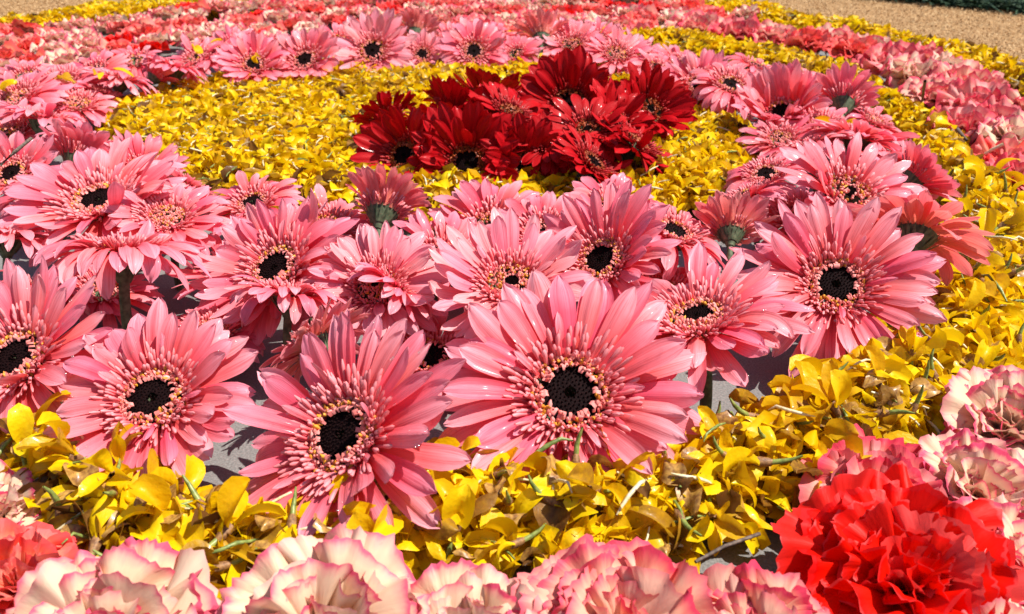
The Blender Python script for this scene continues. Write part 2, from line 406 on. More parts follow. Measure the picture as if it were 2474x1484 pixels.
STYLE = {   # (a0, a1) in degrees for the outer, middle and inner rays
    'open':  ((20, -10), (32, 8), (42, 22)),
    'deep':  ((60, 30), (62, 44), (64, 50)),
    'flat':  ((10, -28), (20, -8), (34, 10)),
    'droop': ((18, -68), (26, -45), (38, -10)),
    'cup':   ((46, 18), (52, 34), (60, 45)),
    'bell':  ((68, -10), (66, 20), (66, 45)),
}
def gerbera(name, px, py, wpx, tilt, az, style, label, group=None, hz=0.04, lod=0, mat='pink', eye=1.0, seed=0, odd=0.1):
    g = np.random.default_rng(1000 + seed)
    head, depth = ground(px, py, hz)
    D = wpx * depth / FPX
    s = D / 0.100
    t_, a_ = R_(tilt), R_(az)
    nrm = np.array([sin(t_) * sin(a_), -sin(t_) * cos(a_), cos(t_)])
    FR = axis_frame(nrm, g.uniform(0, 6.28))
    back = head - nrm * 0.019 * s
    # the stem leans over from its foot on the ground
    foot = np.array([back[0] - nrm[0] * 0.02, back[1] - nrm[1] * 0.02, 0.0])
    root = link(name, None, None, tuple(foot)); root.empty_display_size = 0.02
    tag(root, label, 'flower', group)
    def put(v, floor=0.005):
        v = v @ FR.T + (head - foot)
        v[:, 2] = np.where(v[:, 2] < floor, floor + 0.12 * (floor - v[:, 2]), v[:, 2])
        return v
    na, nu = ((11, 7), (8, 5), (6, 5))[lod]
    fc, uv = grid_topology(na, nu)
    counts = ((27, 20, 5), (24, 17, 4), (20, 14, 0))[lod]
    rmat = M[mat]
    da0, da1, sag, sph, fl, fw = g.normal(0, 5), g.normal(0, 8), g.uniform(4, 18), g.uniform(0, 6.28), g.uniform(.94, 1.05), g.uniform(.88, 1.12)
    wet = []
    for layer, (cnt, (a0, a1)) in enumerate(zip(counts, STYLE[style])):
        lay_len = (0.0400, 0.0355, 0.020)[layer] * s
        lay_w = (0.0108, 0.0096, 0.0036)[layer] * s * (1.15 if mat == 'red' else 1)
        for i in range(cnt):
            phi = 2 * pi * (i + g.normal(0, 0.16)) / cnt + layer * 0.13
            b0 = a0 + da0 + g.normal(0, 8); b1 = a1 + da1 + sag * sin(phi - sph) + g.normal(0, 16)
            if g.random() < odd: b0 += g.choice([-1, 1]) * g.uniform(10, 28); b1 += g.choice([-1, 1]) * g.uniform(15, 45)
            v = ray_verts(lay_len * fl * g.uniform(.84, 1.08), lay_w * fw * g.uniform(.82, 1.16), R_(b0), R_(b1), (0.0150 - layer * .0012) * s, (-0.003 + 0.0015 * layer) * s,
                          na, nu, g.uniform(-.26, .10), g.normal(0, .26), g.normal(0, .05), g.uniform(1.0, 1.7), g.choice([0, 0, .03, .05]), g.uniform(.03, .085))
            v = put(rotz(v, phi))
            if lod == 0 and layer < 2: wet.append(v)
            link('petal', make_mesh('petal', v, fc, rmat, uv), root)
    if wet and mat != 'red':
        bag = Bag(); up = nrm + np.array([0, 0, .6]); up /= np.linalg.norm(up); DF = axis_frame(up)
        for i in range(70):
            w0 = wet[g.integers(len(wet))]; p = w0[g.integers(nu * 2, len(w0) - nu)]
            rd = g.uniform(.00025, .0009) if g.random() < .85 else g.uniform(.0009, .0015)
            sv = np.array([(sin(a) * cos(b) * rd, sin(a) * sin(b) * rd, cos(a) * rd * .6) for a in (.05, .8, 1.6, 2.4, 3.09) for b in np.arange(6) * pi / 3])
            sf = [(j * 6 + k, j * 6 + (k + 1) % 6, (j + 1) * 6 + (k + 1) % 6, (j + 1) * 6 + k) for j in range(4) for k in range(6)]
            bag.add(sv @ DF.T + p + up * rd * .3, sf)
        tag(link('water_drops', bag.mesh('water_drops', M['drop']), root), kind='stuff')
    # trans florets: short tubes standing round the eye
    bag = Bag()
    nt_ = (62, 40, 22)[lod]
    for ring in range(3 if lod < 2 else 2):
        for i in range(nt_):
            phi = 2 * pi * (i + g.uniform(-.4, .4)) / nt_ + ring * .07
            el = R_((68, 52, 36)[ring] + g.normal(0, 9)); ln = (0.0066, 0.0092, 0.0112)[ring] * s * g.uniform(.75, 1.25)
            r0 = (0.0142, 0.0152, 0.0162)[ring] * s
            w_ = s * g.uniform(.00065, .0010) * (1, 1.25, 1.7)[lod]
            p0 = np.array([r0, 0, -.001 * s]); d = np.array([cos(el), g.normal(0, .12), sin(el)])
            ts = [0, .55, .85, 1.0]; rad = [.6, .85, 1.2, .5]
            path = [p0 + d * ln * q + np.array([.12 * ln * q * q, 0, 0]) for q in ts]
            v, f = tube(path, [w_ * q for q in rad], 4 if lod == 0 else 3)
            base = g.uniform(.0, .35)
            bag.add(put(rotz(v, phi)), f, np.repeat([base, base + .1, base + .5, base + .6], 4 if lod == 0 else 3))
    o = link('trans_florets', bag.mesh('trans_florets', M['floret_red'] if mat == 'red' else M['floret_pink']), root); tag(o, kind='stuff')
    # disc florets and stamens: a crumbly ring
    bag, bag2 = Bag(), Bag()
    nb = (340, 150, 60)[lod]
    er = 0.0106 * s * eye
    for i in range(nb):
        q = g.random() ** .8; rr = er + (0.0166 * s - er) * q
        phi = g.uniform(0, 6.28); h = s * g.uniform(.0012, .0030) * (1.25 - .4 * q); w_ = s * g.uniform(.00055, .0010) * (1, 1.2, 1.6)[lod]
        lean = g.normal(-.15, .5)
        p0 = np.array([rr, 0, .0012 * s * (1 - q)]); d = np.array([sin(lean), g.normal(0, .4), cos(lean)])
        v, f = tube([p0, p0 + d * h * .6, p0 + d * h], [w_ * .8, w_ * 1.15, w_ * .3], 4)
        (bag if g.random() < .78 else bag2).add(put(rotz(v, phi)), f, g.uniform(0, 1))
    for i in range((30, 18, 0)[lod]):            # little lips that bend in over the eye
        phi = 2 * pi * i / (30, 18, 1)[lod] + g.normal(0, .05); w_ = .0008 * s * g.uniform(.6, 1.2)
        z = .0032 * s * g.uniform(.7, 1.3)
        v = np.array([[er * 1.12, -w_, z * .6], [er * 1.12, w_, z * .6], [er * .92, w_, z * 1.1], [er * .92, -w_, z * 1.1], [er * .82, w_ * .7, z * .7], [er * .82, -w_ * .7, z * .7]])
        if g.random() < .7: bag.add(put(rotz(v, phi + g.normal(0, .06))), [(0, 1, 2, 3), (3, 2, 4, 5)], g.uniform(.1, .7))
    o = link('disc_florets', bag.mesh('disc_florets', M['stamen_red'] if mat == 'red' else M['floret_tan']), root); tag(o, kind='stuff')
    o = link('stamens', bag2.mesh('stamens', M['stamen_red'] if mat == 'red' else M['stamen']), root); tag(o, kind='stuff')
    # dark eye: low dome studded with closed buds
    bag = Bag()
    nr, ns = 5, 20
    V = [(er * 1.12 * cos(k * 2 * pi / ns) * (1 - j / nr), er * 1.12 * sin(k * 2 * pi / ns) * (1 - j / nr), s * (.0002 + .0011 * sin(j / nr * pi * .75))) for j in range(nr) for k in range(ns)]
    V.append((0, 0, .0006 * s))
    Fq = [(j * ns + k, j * ns + (k + 1) % ns, (j + 1) * ns + (k + 1) % ns, (j + 1) * ns + k) for j in range(nr - 1) for k in range(ns)]
    Fq += [((nr - 1) * ns + k, (nr - 1) * ns + (k + 1) % ns, nr * ns, nr * ns) for k in range(0)]
    V = np.array(V); bag.add(put(V), Fq, .2)
    for i in range((120, 50, 14)[lod]):
        rr = er * math.sqrt((i + .5) / (120, 50, 14)[lod]) * .98; phi = i * 2.39996
        w_ = s * .00042 * (1, 1.4, 2)[lod]
        v, f = tube([(rr, 0, .0002), (rr, 0, .0016 * s), (rr, 0, .0021 * s)], [w_, w_ * 1.05, w_ * .2], 4)
        bag.add(put(rotz(v, phi)), f, g.random())
    link('eye', bag.mesh('eye', M['eye']), root)
    # calyx with bracts, stem
    bag = Bag()
    prof = [(.0150, -.0020), (.0125, -.006), (.0088, -.012), (.0056, -.017), (.0040, -.021)]
    ns = 14
    V = np.array([(r_ * s * cos(k * 2 * pi / ns), r_ * s * sin(k * 2 * pi / ns), z_ * s) for r_, z_ in prof for k in range(ns)])
    Fq = [(j * ns + k, j * ns + (k + 1) % ns, (j + 1) * ns + (k + 1) % ns, (j + 1) * ns + k) for j in range(len(prof) - 1) for k in range(ns)]
    bag.add(put(V), Fq, .4)
    for i in range(20 if lod < 2 else 10):
        phi = i * 2 * pi / (20 if lod < 2 else 10); w_ = .0022 * s; l = g.uniform(.9, 1.25)
        v = np.array([[.0070, -w_ * .8 / s, -.016], [.0070, w_ * .8 / s, -.016], [.0122 * l, w_ * .6 / s, -.008], [.0122 * l, -w_ * .6 / s, -.008], [.0165 * l, .0002, -.0022], [.0165 * l, -.0002, -.0022]]) * s
        bag.add(put(rotz(v, phi)), [(0, 1, 2, 3), (3, 2, 4, 5)], g.random())
    link('calyx', bag.mesh('calyx', M['green']), root)
    p0 = head - nrm * 0.017 * s - foot; p3 = np.zeros(3)
    p1 = p0 - nrm * max(.008, p0[2] * .4); p2 = np.array([p1[0] * .3, p1[1] * .3, max(.004, p0[2] * .3)])
    path = []
    for q in np.linspace(0, 1, 7):
        path.append((1 - q) ** 3 * p0 + 3 * q * (1 - q) ** 2 * p1 + 3 * q * q * (1 - q) * p2 + q ** 3 * p3)
    v, f = tube(path, [.0034 * s] * 7, 8)
    v[:, 2] = np.maximum(v[:, 2], 0.0)
    link('stem', make_mesh('stem', v, f, M['green']), root)
    return root

P = 'pink_gerbera'; Rn = 'red_gerbera'
GF = [ # px, py, width, tilt, az, style, kwargs, label
 # front row
 (35, 868, 500, 34, -18, 'open', dict(hz=.045), 'pink gerbera with dark eye next to the wide open one, over the cream carnation tip'),
 (370, 962, 510, 34, -4, 'open', dict(hz=.040), 'wide open pink gerbera with black eye just behind the wet yellow petals'),
 (825, 1052, 640, 42, -46, 'open', dict(hz=.044, odd=.25), 'ragged pink gerbera turned aside, with stray curled petals across its dark eye'),
 (1377, 950, 620, 38, 2, 'open', dict(hz=.046), 'largest pink gerbera facing out squarely, round black eye ringed with pale tan florets'),
 (1685, 765, 470, 16, -70, 'flat', dict(hz=.060, eye=.8, odd=.2), 'pink gerbera with long drooping petals hanging over bare grey paving'),
 (2020, 688, 450, 40, -16, 'open', dict(hz=.050), 'tall pink gerbera with black eye beside the yellow band, above the paving gap'),
 # second row
 (665, 648, 420, 36, -34, 'open', dict(hz=.050), 'pink gerbera with black eye and orange stamens, turned aside over a drooping neighbour'),
 (908, 690, 330, 34, -8, 'open', dict(hz=.050, mat='pink_pale', eye=.35), 'small pale pink gerbera with a closed tan centre'),
 (1236, 684, 400, 26, 0, 'open', dict(hz=.055, eye=.5, mat='pink_pale'), 'pale pink gerbera with tan half-closed centre behind the largest gerbera'),
 (1452, 628, 380, 42, -42, 'open', dict(hz=.052), 'pink gerbera turned aside whose upright petals stand dark in their own shade'),
 (300, 600, 400, 20, 172, 'droop', dict(hz=.066), 'pink gerbera on a thick green stem, petals drooping all round like an umbrella'),
 (700, 705, 300, 22, 165, 'droop', dict(hz=.052), 'low pink gerbera with folded drooping petals under the orange-stamened one'),
 (965, 695, 250, 40, 120, 'droop', dict(hz=.050), 'pink gerbera turned away, its narrow petals crossing the pale closed one'),
 (755, 830, 300, 60, -125, 'flat', dict(hz=.045, mat='salmon'), 'salmon backed gerbera leaning away behind the ragged one'),
 (1190, 760, 170, 62, 170, 'cup', dict(hz=.040, mat='salmon'), 'small salmon gerbera seen from behind, tucked under the pale one'),
 # third row along the yellow disc
 (238, 485, 430, 16, -8, 'open', dict(hz=.058, odd=.18), 'broad pink gerbera lying almost level, dark eye in an orange ring'),
 (405, 525, 290, 20, 25, 'flat', dict(hz=.054, eye=.3), 'pink gerbera with pale fringe and no visible eye, beside the level broad one'),
 (455, 450, 200, 45, 150, 'flat', dict(hz=.045, mat='pink_pale', lod=1), 'pale pink gerbera turned away at the edge of the yellow disc'),
 (925, 510, 260, 55, 170, 'bell', dict(hz=.048, mat='salmon', lod=1), 'dusty pink gerbera seen from behind against the yellow disc, shaded under its petals'),
 (1190, 545, 300, 30, 8, 'open', dict(hz=.036, odd=.35, lod=1, eye=.4), 'pink gerbera with upright twisted petals standing before the red cluster'),
 (1630, 560, 300, 22, 60, 'droop', dict(hz=.055, lod=1), 'pink gerbera with drooping side petals, behind the self-shaded one'),
 (1765, 560, 220, 60, 170, 'bell', dict(hz=.050, mat='salmon', lod=1), 'narrow salmon gerbera seen from behind with cream petal backs'),
 (1800, 470, 220, 26, -120, 'droop', dict(hz=.048, lod=1), 'pink gerbera spilling its petals onto the yellow disc near the red cluster'),
 (2055, 465, 360, 30, 18, 'open', dict(hz=.055, odd=.2, eye=.4, lod=1), 'wet pink gerbera with spiky pale fringe behind the tall black-eyed one'),
 (2215, 430, 220, 50, 100, 'cup', dict(hz=.050, lod=1), 'pink gerbera with a tuft of upright petals at the edge of the yellow band'),
 (2215, 560, 330, 52, 150, 'flat', dict(hz=.062, mat='salmon', lod=1), 'salmon gerbera turned away showing its green calyx and stem, petals arching over the yellow band'),
 # right flank
 (1955, 350, 250, 24, -140, 'droop', dict(hz=.050, lod=1), 'pink gerbera drooping towards the yellow disc on the flank, striped light and shade'),
 (2075, 330, 240, 24, 130, 'flat', dict(hz=.055, lod=1), 'pink gerbera with crowded arching petals on the flank'),
 (2140, 385, 230, 20, 150, 'droop', dict(hz=.045, lod=1), 'flattened pink gerbera low between flank neighbours'),
 (1890, 272, 270, 30, -40, 'deep', dict(hz=.042, lod=1), 'deep cupped pink gerbera with shaded black eye on the flank'),
 (2035, 250, 200, 62, 165, 'bell', dict(hz=.052, lod=1), 'pink gerbera seen from behind, petals closed in a dark fan'),
 (1690, 205, 200, 34, -20, 'open', dict(hz=.045, lod=1), 'pink gerbera with dark eye just behind the red cluster'),
 (1765, 205, 210, 26, 20, 'droop', dict(hz=.052, lod=1), 'pink gerbera with dark green calyx shaded under drooping petals'),
 (1590, 165, 150, 30, 40, 'droop', dict(hz=.048, lod=2), 'small pink gerbera drooping behind the red cluster'),
 (1490, 130, 180, 26, 10, 'flat', dict(hz=.048, eye=.3, lod=1), 'pink gerbera with loose pale petals behind the tallest red gerbera'),
 (1825, 160, 170, 20, 70, 'droop', dict(hz=.040, lod=2), 'low pink gerbera between the flank flowers and the outer yellow band'),
 # far arc
 (1382, 108, 165, 36, 4, 'open', dict(hz=.045, eye=.25, lod=1), 'pale pink gerbera without an eye along the wide carnation arc'),
 (1145, 124, 175, 48, 6, 'open', dict(hz=.045, lod=1), 'bright pink gerbera with ragged black eye along the wide carnation arc'),
 (1245, 128, 130, 34, -30, 'flat', dict(hz=.040, lod=2, eye=.3), 'loose pink gerbera with one white folded petal along the wide carnation arc'),
 (1020, 131, 125, 50, 4, 'open', dict(hz=.040, lod=1, mat='pink_pale'), 'smallest pale gerbera with black eye, between two big ones along the wide carnation arc'),
 (900, 123, 205, 46, -4, 'open', dict(hz=.048, lod=1, mat='pink_pale'), 'large pale pink gerbera with black eye along the wide carnation arc'),
 (737, 145, 185, 42, -14, 'open', dict(hz=.044, lod=1), 'pink gerbera with black eye half sunk behind the yellow disc'),
 (612, 155, 175, 38, 10, 'cup', dict(hz=.042, lod=1), 'coral pink gerbera with yellow crumbs on it along the wide carnation arc'),
 (525, 125, 140, 20, -30, 'droop', dict(hz=.045, lod=2), 'pink gerbera with a single yellow petal fallen on it'),
 (1005, 78, 130, 62, 170, 'bell', dict(hz=.050, lod=2, mat='salmon'), 'dusky gerbera seen from behind above the smallest pale one'),
 (1310, 92, 150, 62, 175, 'bell', dict(hz=.052, lod=2, mat='salmon'), 'dusky gerbera seen from behind beside the eyeless pale one'),
 # left flank
 (425, 165, 170, 24, 150, 'droop', dict(hz=.048, lod=1), 'pink gerbera leaning over its grey green calyx at the edge of the yellow disc'),
 (375, 185, 130, 55, 140, 'bell', dict(hz=.042, lod=2), 'small pink gerbera turned away beside the grey green calyx'),
 (290, 190, 180, 18, 150, 'droop', dict(eye=.3, hz=.046, lod=1), 'pink gerbera with yellow petals caught in its centre'),
 (150, 195, 200, 18, 10, 'flat', dict(eye=.2, hz=.046, lod=1), 'pink gerbera with upright rays next to the carnation arc'),
 (40, 235, 230, 22, -15, 'flat', dict(eye=.2, hz=.048, lod=1), 'pale-fringed pink gerbera under the wide carnation arc'),
 (105, 285, 230, 22, 150, 'droop', dict(hz=.050, lod=1), 'pink gerbera with long level petals on the flank beside dark shade'),
 (215, 345, 220, 24, 120, 'droop', dict(hz=.046, lod=1), 'fluffy pink gerbera drooping onto the yellow disc'),
 (190, 385, 230, 55, 165, 'bell', dict(hz=.048, lod=1), 'pink gerbera turned away with a deep dark hollow beneath'),
 (30, 420, 250, 34, -10, 'open', dict(hz=.045, lod=1), 'pink gerbera crossed by a dark twig, orange ring round its eye'),
 (345, 405, 210, 30, 60, 'cup', dict(hz=.040, lod=1), 'pink gerbera with upright petals between the level broad one and the yellow disc'),
 (20, 570, 260, 26, 170, 'droop', dict(hz=.046, lod=1), 'drooping pink gerbera turned away behind the low shaded one'),
 (100, 690, 260, 30, 160, 'droop', dict(hz=.036, lod=1), 'low shaded pink gerbera tucked between the umbrella-like one and the wide open one'),
 # low ones that fill the ring between the others
 (560, 640, 300, 14, -60, 'flat', dict(hz=.030, lod=1), 'low pink gerbera half hidden between the umbrella-like one and the orange-stamened one'),
 (1075, 620, 300, 24, 30, 'flat', dict(hz=.034, lod=1), 'low pink gerbera half hidden between the two pale tan-centred ones'),
 (1040, 860, 330, 20, 0, 'flat', dict(hz=.022, lod=1), 'low shaded pink gerbera between the ragged one and the largest one'),
 (510, 800, 280, 14, 20, 'droop', dict(hz=.026, lod=1), 'low pink gerbera in the dark gap behind the wide open one'),
 (1600, 700, 280, 14, 10, 'flat', dict(hz=.030, lod=1), 'low pink gerbera half hidden behind the long drooping petals'),
 (1310, 560, 280, 24, -20, 'open', dict(hz=.040, lod=1), 'pink gerbera half hidden behind the pale half-closed one'),
 (800, 545, 260, 24, 40, 'droop', dict(hz=.036, lod=1), 'pink gerbera half hidden between the dusty back view and the orange-stamened one'),
 (1930, 520, 280, 20, -40, 'flat', dict(hz=.036, lod=1), 'pink gerbera half hidden behind the tall black-eyed one'),
 (610, 490, 240, 20, -20, 'droop', dict(hz=.036, lod=1), 'pink gerbera at the disc edge beside the pale turned-away one'),
 (1480, 500, 240, 24, 10, 'flat', dict(hz=.036, lod=1), 'pink gerbera at the disc edge in front of the red cluster'),
 (110, 470, 260, 16, 0, 'droop', dict(hz=.038, lod=1), 'pink gerbera half hidden under the level broad one'),
 (1440, 92, 150, 24, 0, 'flat', dict(hz=.038, lod=2, eye=.4), 'small pink gerbera half hidden behind the eyeless pale one'),
 (1545, 128, 150, 24, 20, 'flat', dict(hz=.038, lod=2, eye=.4), 'small pink gerbera half hidden beside the loose pale one'),
 (1640, 150, 150, 24, 30, 'flat', dict(hz=.038, lod=2, eye=.4), 'small pink gerbera half hidden behind the small drooping one'),
 (820, 100, 150, 26, 10, 'flat', dict(hz=.040, lod=2), 'small pink gerbera half hidden behind the large pale one'),
 (675, 112, 150, 24, 0, 'droop', dict(hz=.038, lod=2), 'small pink gerbera half hidden behind the one sunk in yellow'),
 (560, 108, 140, 30, 0, 'flat', dict(hz=.036, lod=2), 'small pink gerbera half hidden behind the coral pink one'),
 (1085, 92, 140, 24, 0, 'flat', dict(hz=.034, lod=2), 'small pink gerbera half hidden behind the ragged-eyed one'),
 (1195, 92, 140, 24, 0, 'droop', dict(hz=.034, lod=2), 'small pink gerbera half hidden behind the one with a folded white petal'),
 (230, 168, 160, 24, -10, 'flat', dict(hz=.040, lod=2), 'small pink gerbera half hidden beside the one with caught yellow petals'),
 (60, 185, 170, 24, 0, 'flat', dict(hz=.038, lod=2, eye=.4), 'small pink gerbera half hidden under the carnation arc'),
 (1950, 205, 180, 24, 40, 'flat', dict(hz=.040, lod=1), 'pink gerbera half hidden behind the deep cupped one'),
 (1985, 300, 200, 20, 10, 'flat', dict(hz=.042, lod=1), 'pink gerbera half hidden under the closed dark fan'),
 (1850, 420, 220, 20, -50, 'droop', dict(hz=.038, lod=1), 'pink gerbera at the disc edge below the striped drooping one'),
 (330, 145, 160, 24, 10, 'droop', dict(hz=.042, lod=2), 'small pink gerbera half hidden between the carnation arc and the one with caught petals'),
 (475, 138, 150, 24, -10, 'flat', dict(hz=.040, lod=2), 'small pink gerbera half hidden above the grey green calyx'),
 (1885, 335, 200, 20, -30, 'flat', dict(hz=.034, lod=1), 'low pink gerbera half hidden below the deep cupped one'),
 (185, 250, 200, 20, 40, 'flat', dict(hz=.036, lod=1), 'pink gerbera half hidden in the dark shade beside the yellow disc'),
 (245, 222, 170, 24, 120, 'droop', dict(hz=.036, lod=1), 'small pink gerbera half hidden at the dark corner of the yellow disc'),
 (20, 320, 230, 20, 0, 'flat', dict(hz=.036, lod=1), 'pink gerbera half hidden behind the twig-crossed one'),
 (2110, 290, 190, 24, 60, 'flat', dict(hz=.036, lod=1), 'pink gerbera half hidden between the closed dark fan and the yellow band'),
 (1835, 235, 170, 24, -60, 'flat', dict(hz=.034, lod=1), 'pink gerbera half hidden between the red cluster and the deep cupped one'),
 (250, 700, 260, 20, 60, 'flat', dict(hz=.022, lod=1), 'low pink gerbera half hidden beneath the umbrella-like one'),
 (2180, 480, 220, 20, 50, 'flat', dict(hz=.038, lod=1), 'pink gerbera half hidden beside the wet spiky-fringed one'),
]
for i, (px, py, w_, tl_, az_, st_, kw, lab) in enumerate(GF):
    if 'hidden' in lab: kw['eye'] = .35
    gerbera(P, px, py, w_, tl_, az_, st_, lab, 'pink gerberas in a ring', seed=i, **kw)
RF = [
 (1128, 395, 262, 58, 0, 'cup', dict(hz=.034, lod=0), 'red gerbera with large dark eye facing out over the yellow petals'),
 (976, 376, 225, 55, -30, 'cup', dict(hz=.036, lod=0), 'red gerbera turned aside at the end of the cluster, gold-tipped stamens'),
 (1268, 402, 215, 55, 12, 'cup', dict(hz=.032, lod=0), 'low red gerbera with scattered petals beside the large-eyed one'),
 (1376, 255, 240, 58, -4, 'cup', dict(hz=.050, lod=0), 'tallest red gerbera rising at the back of the cluster'),
 (1432, 392, 200, 40, 70, 'flat', dict(hz=.042, lod=0), 'dark red gerbera turned away from the sunlit ones, in deep shade'),
 (1100, 270, 190, 40, 150, 'cup', dict(hz=.050, lod=1), 'red gerbera with upright spiky petals at the back of the cluster'),
 (1235, 270, 190, 25, 60, 'flat', dict(eye=.4, hz=.054, lod=1), 'ruffled red gerbera in the middle of the cluster'),
 (1570, 265, 200, 48, 25, 'cup', dict(hz=.048, lod=1, eye=.5), 'red gerbera with one orange-backed petal at the end of the cluster'),
 (1540, 345, 215, 34, 80, 'flat', dict(eye=.4, hz=.046, lod=1), 'wide dark red gerbera spreading flat at the end of the cluster'),
 (1420, 312, 200, 28, 10, 'flat', dict(eye=.4, hz=.058, lod=1), 'red gerbera with fine narrow petals in front of the tallest'),
 (935, 285, 150, 40, -140, 'cup', dict(hz=.046, lod=1), 'red gerbera turned away showing coral petal backs'),
 (1050, 290, 160, 30, 190, 'flat', dict(hz=.048, lod=1), 'red gerbera turned away between the cluster end and the spiky one'),
 (1330, 340, 180, 30, -20, 'flat', dict(eye=.4, hz=.050, lod=1), 'red gerbera with overlapping petals above the low scattered one'),
 (1185, 235, 180, 30, 170, 'cup', dict(hz=.046, lod=1), 'red gerbera with dark petal backs behind the ruffled one'),
 (1490, 290, 190, 36, 50, 'cup', dict(hz=.050, lod=1, eye=.4), 'red gerbera with folded petals between the fine-petalled and the orange-backed one'),
 (1375, 400, 170, 30, 30, 'flat', dict(hz=.030, lod=1, eye=.4), 'low dark red gerbera between the scattered one and the shaded one'),
 (1500, 215, 150, 30, 120, 'flat', dict(hz=.046, lod=2), 'small red gerbera behind the tallest one'),
]
for i, (px, py, w_, tl_, az_, st_, kw, lab) in enumerate(RF):
    gerbera(Rn, px, py, w_ * 1.13, tl_, az_, st_, lab, 'red gerberas clustered in the yellow disc', seed=200 + i, mat='red', **kw)

# ------------------------------------------------------------------ carnations
def carn_petal(L, half, a0, a1, na, nu, g, ruffle):
    s = np.linspace(0, 1, na) ** .8; u = np.linspace(-1, 1, nu)
    Sg, Ug = np.meshgrid(s, u, indexing='ij')
    fan = half * np.clip((Sg - .12) / .88, 0, 1) ** .75 + .06
    rad = L * Sg * (1 - .13 * Ug ** 2)
    teeth = g.uniform(-1, 1, nu) * .016 + np.where(np.arange(nu) % 2, .010, -.010) - .06 * np.abs(np.sin(np.linspace(0, g.uniform(3, 6) * pi, nu) + g.uniform(0, 3)))
    rad = rad * (1 + teeth[None, :] * np.clip((Sg - .8) / .2, 0, 1))
    p = rad * np.cos(fan * Ug); q = rad * np.sin(fan * Ug)
    f1, f2, f3 = g.uniform(1.6, 2.8), g.uniform(3.5, 5.5), g.uniform(7, 10)
    ruf = L * ruffle * (Sg ** 1.6 * .12 * np.sin(f1 * pi * Ug + g.uniform(0, 6.28)) + Sg ** 2.6 * .045 * np.sin(f2 * pi * Ug + g.uniform(0, 6.28))
                        + Sg ** 4.5 * .022 * np.sin(f3 * pi * Ug + g.uniform(0, 6.28)))
    ruf += L * Sg ** 6 * .008 * g.normal(size=(1, nu))
    # bend along the length
    tt = np.linspace(0, 1.15, 24); ang = a0 + (a1 - a0) * tt ** 1.4
    X = np.concatenate([[0], np.cumsum(np.cos((ang[1:] + ang[:-1]) / 2) * np.diff(tt))]) * L
    Z = np.concatenate([[0], np.cumsum(np.sin((ang[1:] + ang[:-1]) / 2) * np.diff(tt))]) * L
    pp = np.clip(p / L, 0, 1.15)
    x = np.interp(pp, tt, X); z = np.interp(pp, tt, Z); an = np.interp(pp, tt, ang)
    x = x - np.sin(an) * ruf; z = z + np.cos(an) * ruf
    return np.stack([x, -q, z], 2).reshape(-1, 3)
def carnation(loc, diam, mat, label, group, lod=0, tilt=0, az=0, seed=0, npet=None, h0=0.012):
    g = np.random.default_rng(5000 + seed)
    root = link('carnation', None, None, tuple(loc)); root.empty_display_size = .02
    tag(root, label, 'flower', group)
    t_, a_ = R_(tilt), R_(az)
    FR = axis_frame((sin(t_) * sin(a_), -sin(t_) * cos(a_), cos(t_)), g.uniform(0, 6.28))
    na, nu = ((9, 41), (7, 29), (5, 17))[lod]
    fc, uv = grid_topology(na, nu)
    npet = npet or (42, 34, 24)[lod]
    s = diam / .065
    for i in range(npet):
        q = (i + .5) / npet                      # 0 = heart, 1 = rim
        phi = i * 2.39996 + g.normal(0, .2)
        L = s * (.0190 + .0195 * q ** .9) * g.uniform(.9, 1.1)
        a0 = R_(86 - 46 * q + g.normal(0, 7)); a1 = R_(70 - 80 * q + g.normal(0, 17))
        v = carn_petal(L, R_(g.uniform(44, 70) * (1, .9, .9)[lod]), a0, a1, na, nu, g, g.uniform(.6, 1.5) * (1, 1.15, 1.15)[lod])
        v[:, 0] += s * .004 * q
        v = rotz(v, phi) @ FR.T
        v[:, 2] += h0
        v[:, 2] = np.where(v[:, 2] < .005, .005 + .2 * (.005 - v[:, 2]), v[:, 2])
        link('petal', make_mesh('petal', v, fc, M[mat], uv), root)
    prof = [(.0012, 0), (.0052, .002), (.0060, .005), (.0055, .008), (.0050, .010)]
    V = np.array([(r_ * s * cos(k * pi / 5), r_ * s * sin(k * pi / 5), z_ * s) for r_, z_ in prof for k in range(10)]) @ FR.T
    V[:, 2] = np.maximum(V[:, 2] + h0 - .004, .0)
    link('calyx', make_mesh('calyx', V, [(j * 10 + k, j * 10 + (k + 1) % 10, (j + 1) * 10 + (k + 1) % 10, (j + 1) * 10 + k) for j in range(4) for k in range(10)], M['stalk']), root)
    return root
def copy_tree(root, loc, rz, scale):
    r = root.copy(); COL.objects.link(r); r.location = loc; r.rotation_euler = (0, 0, rz); r.scale = (scale,) * 3
    for ch in root.children:
        c = ch.copy(); COL.objects.link(c); c.parent = r
    return r
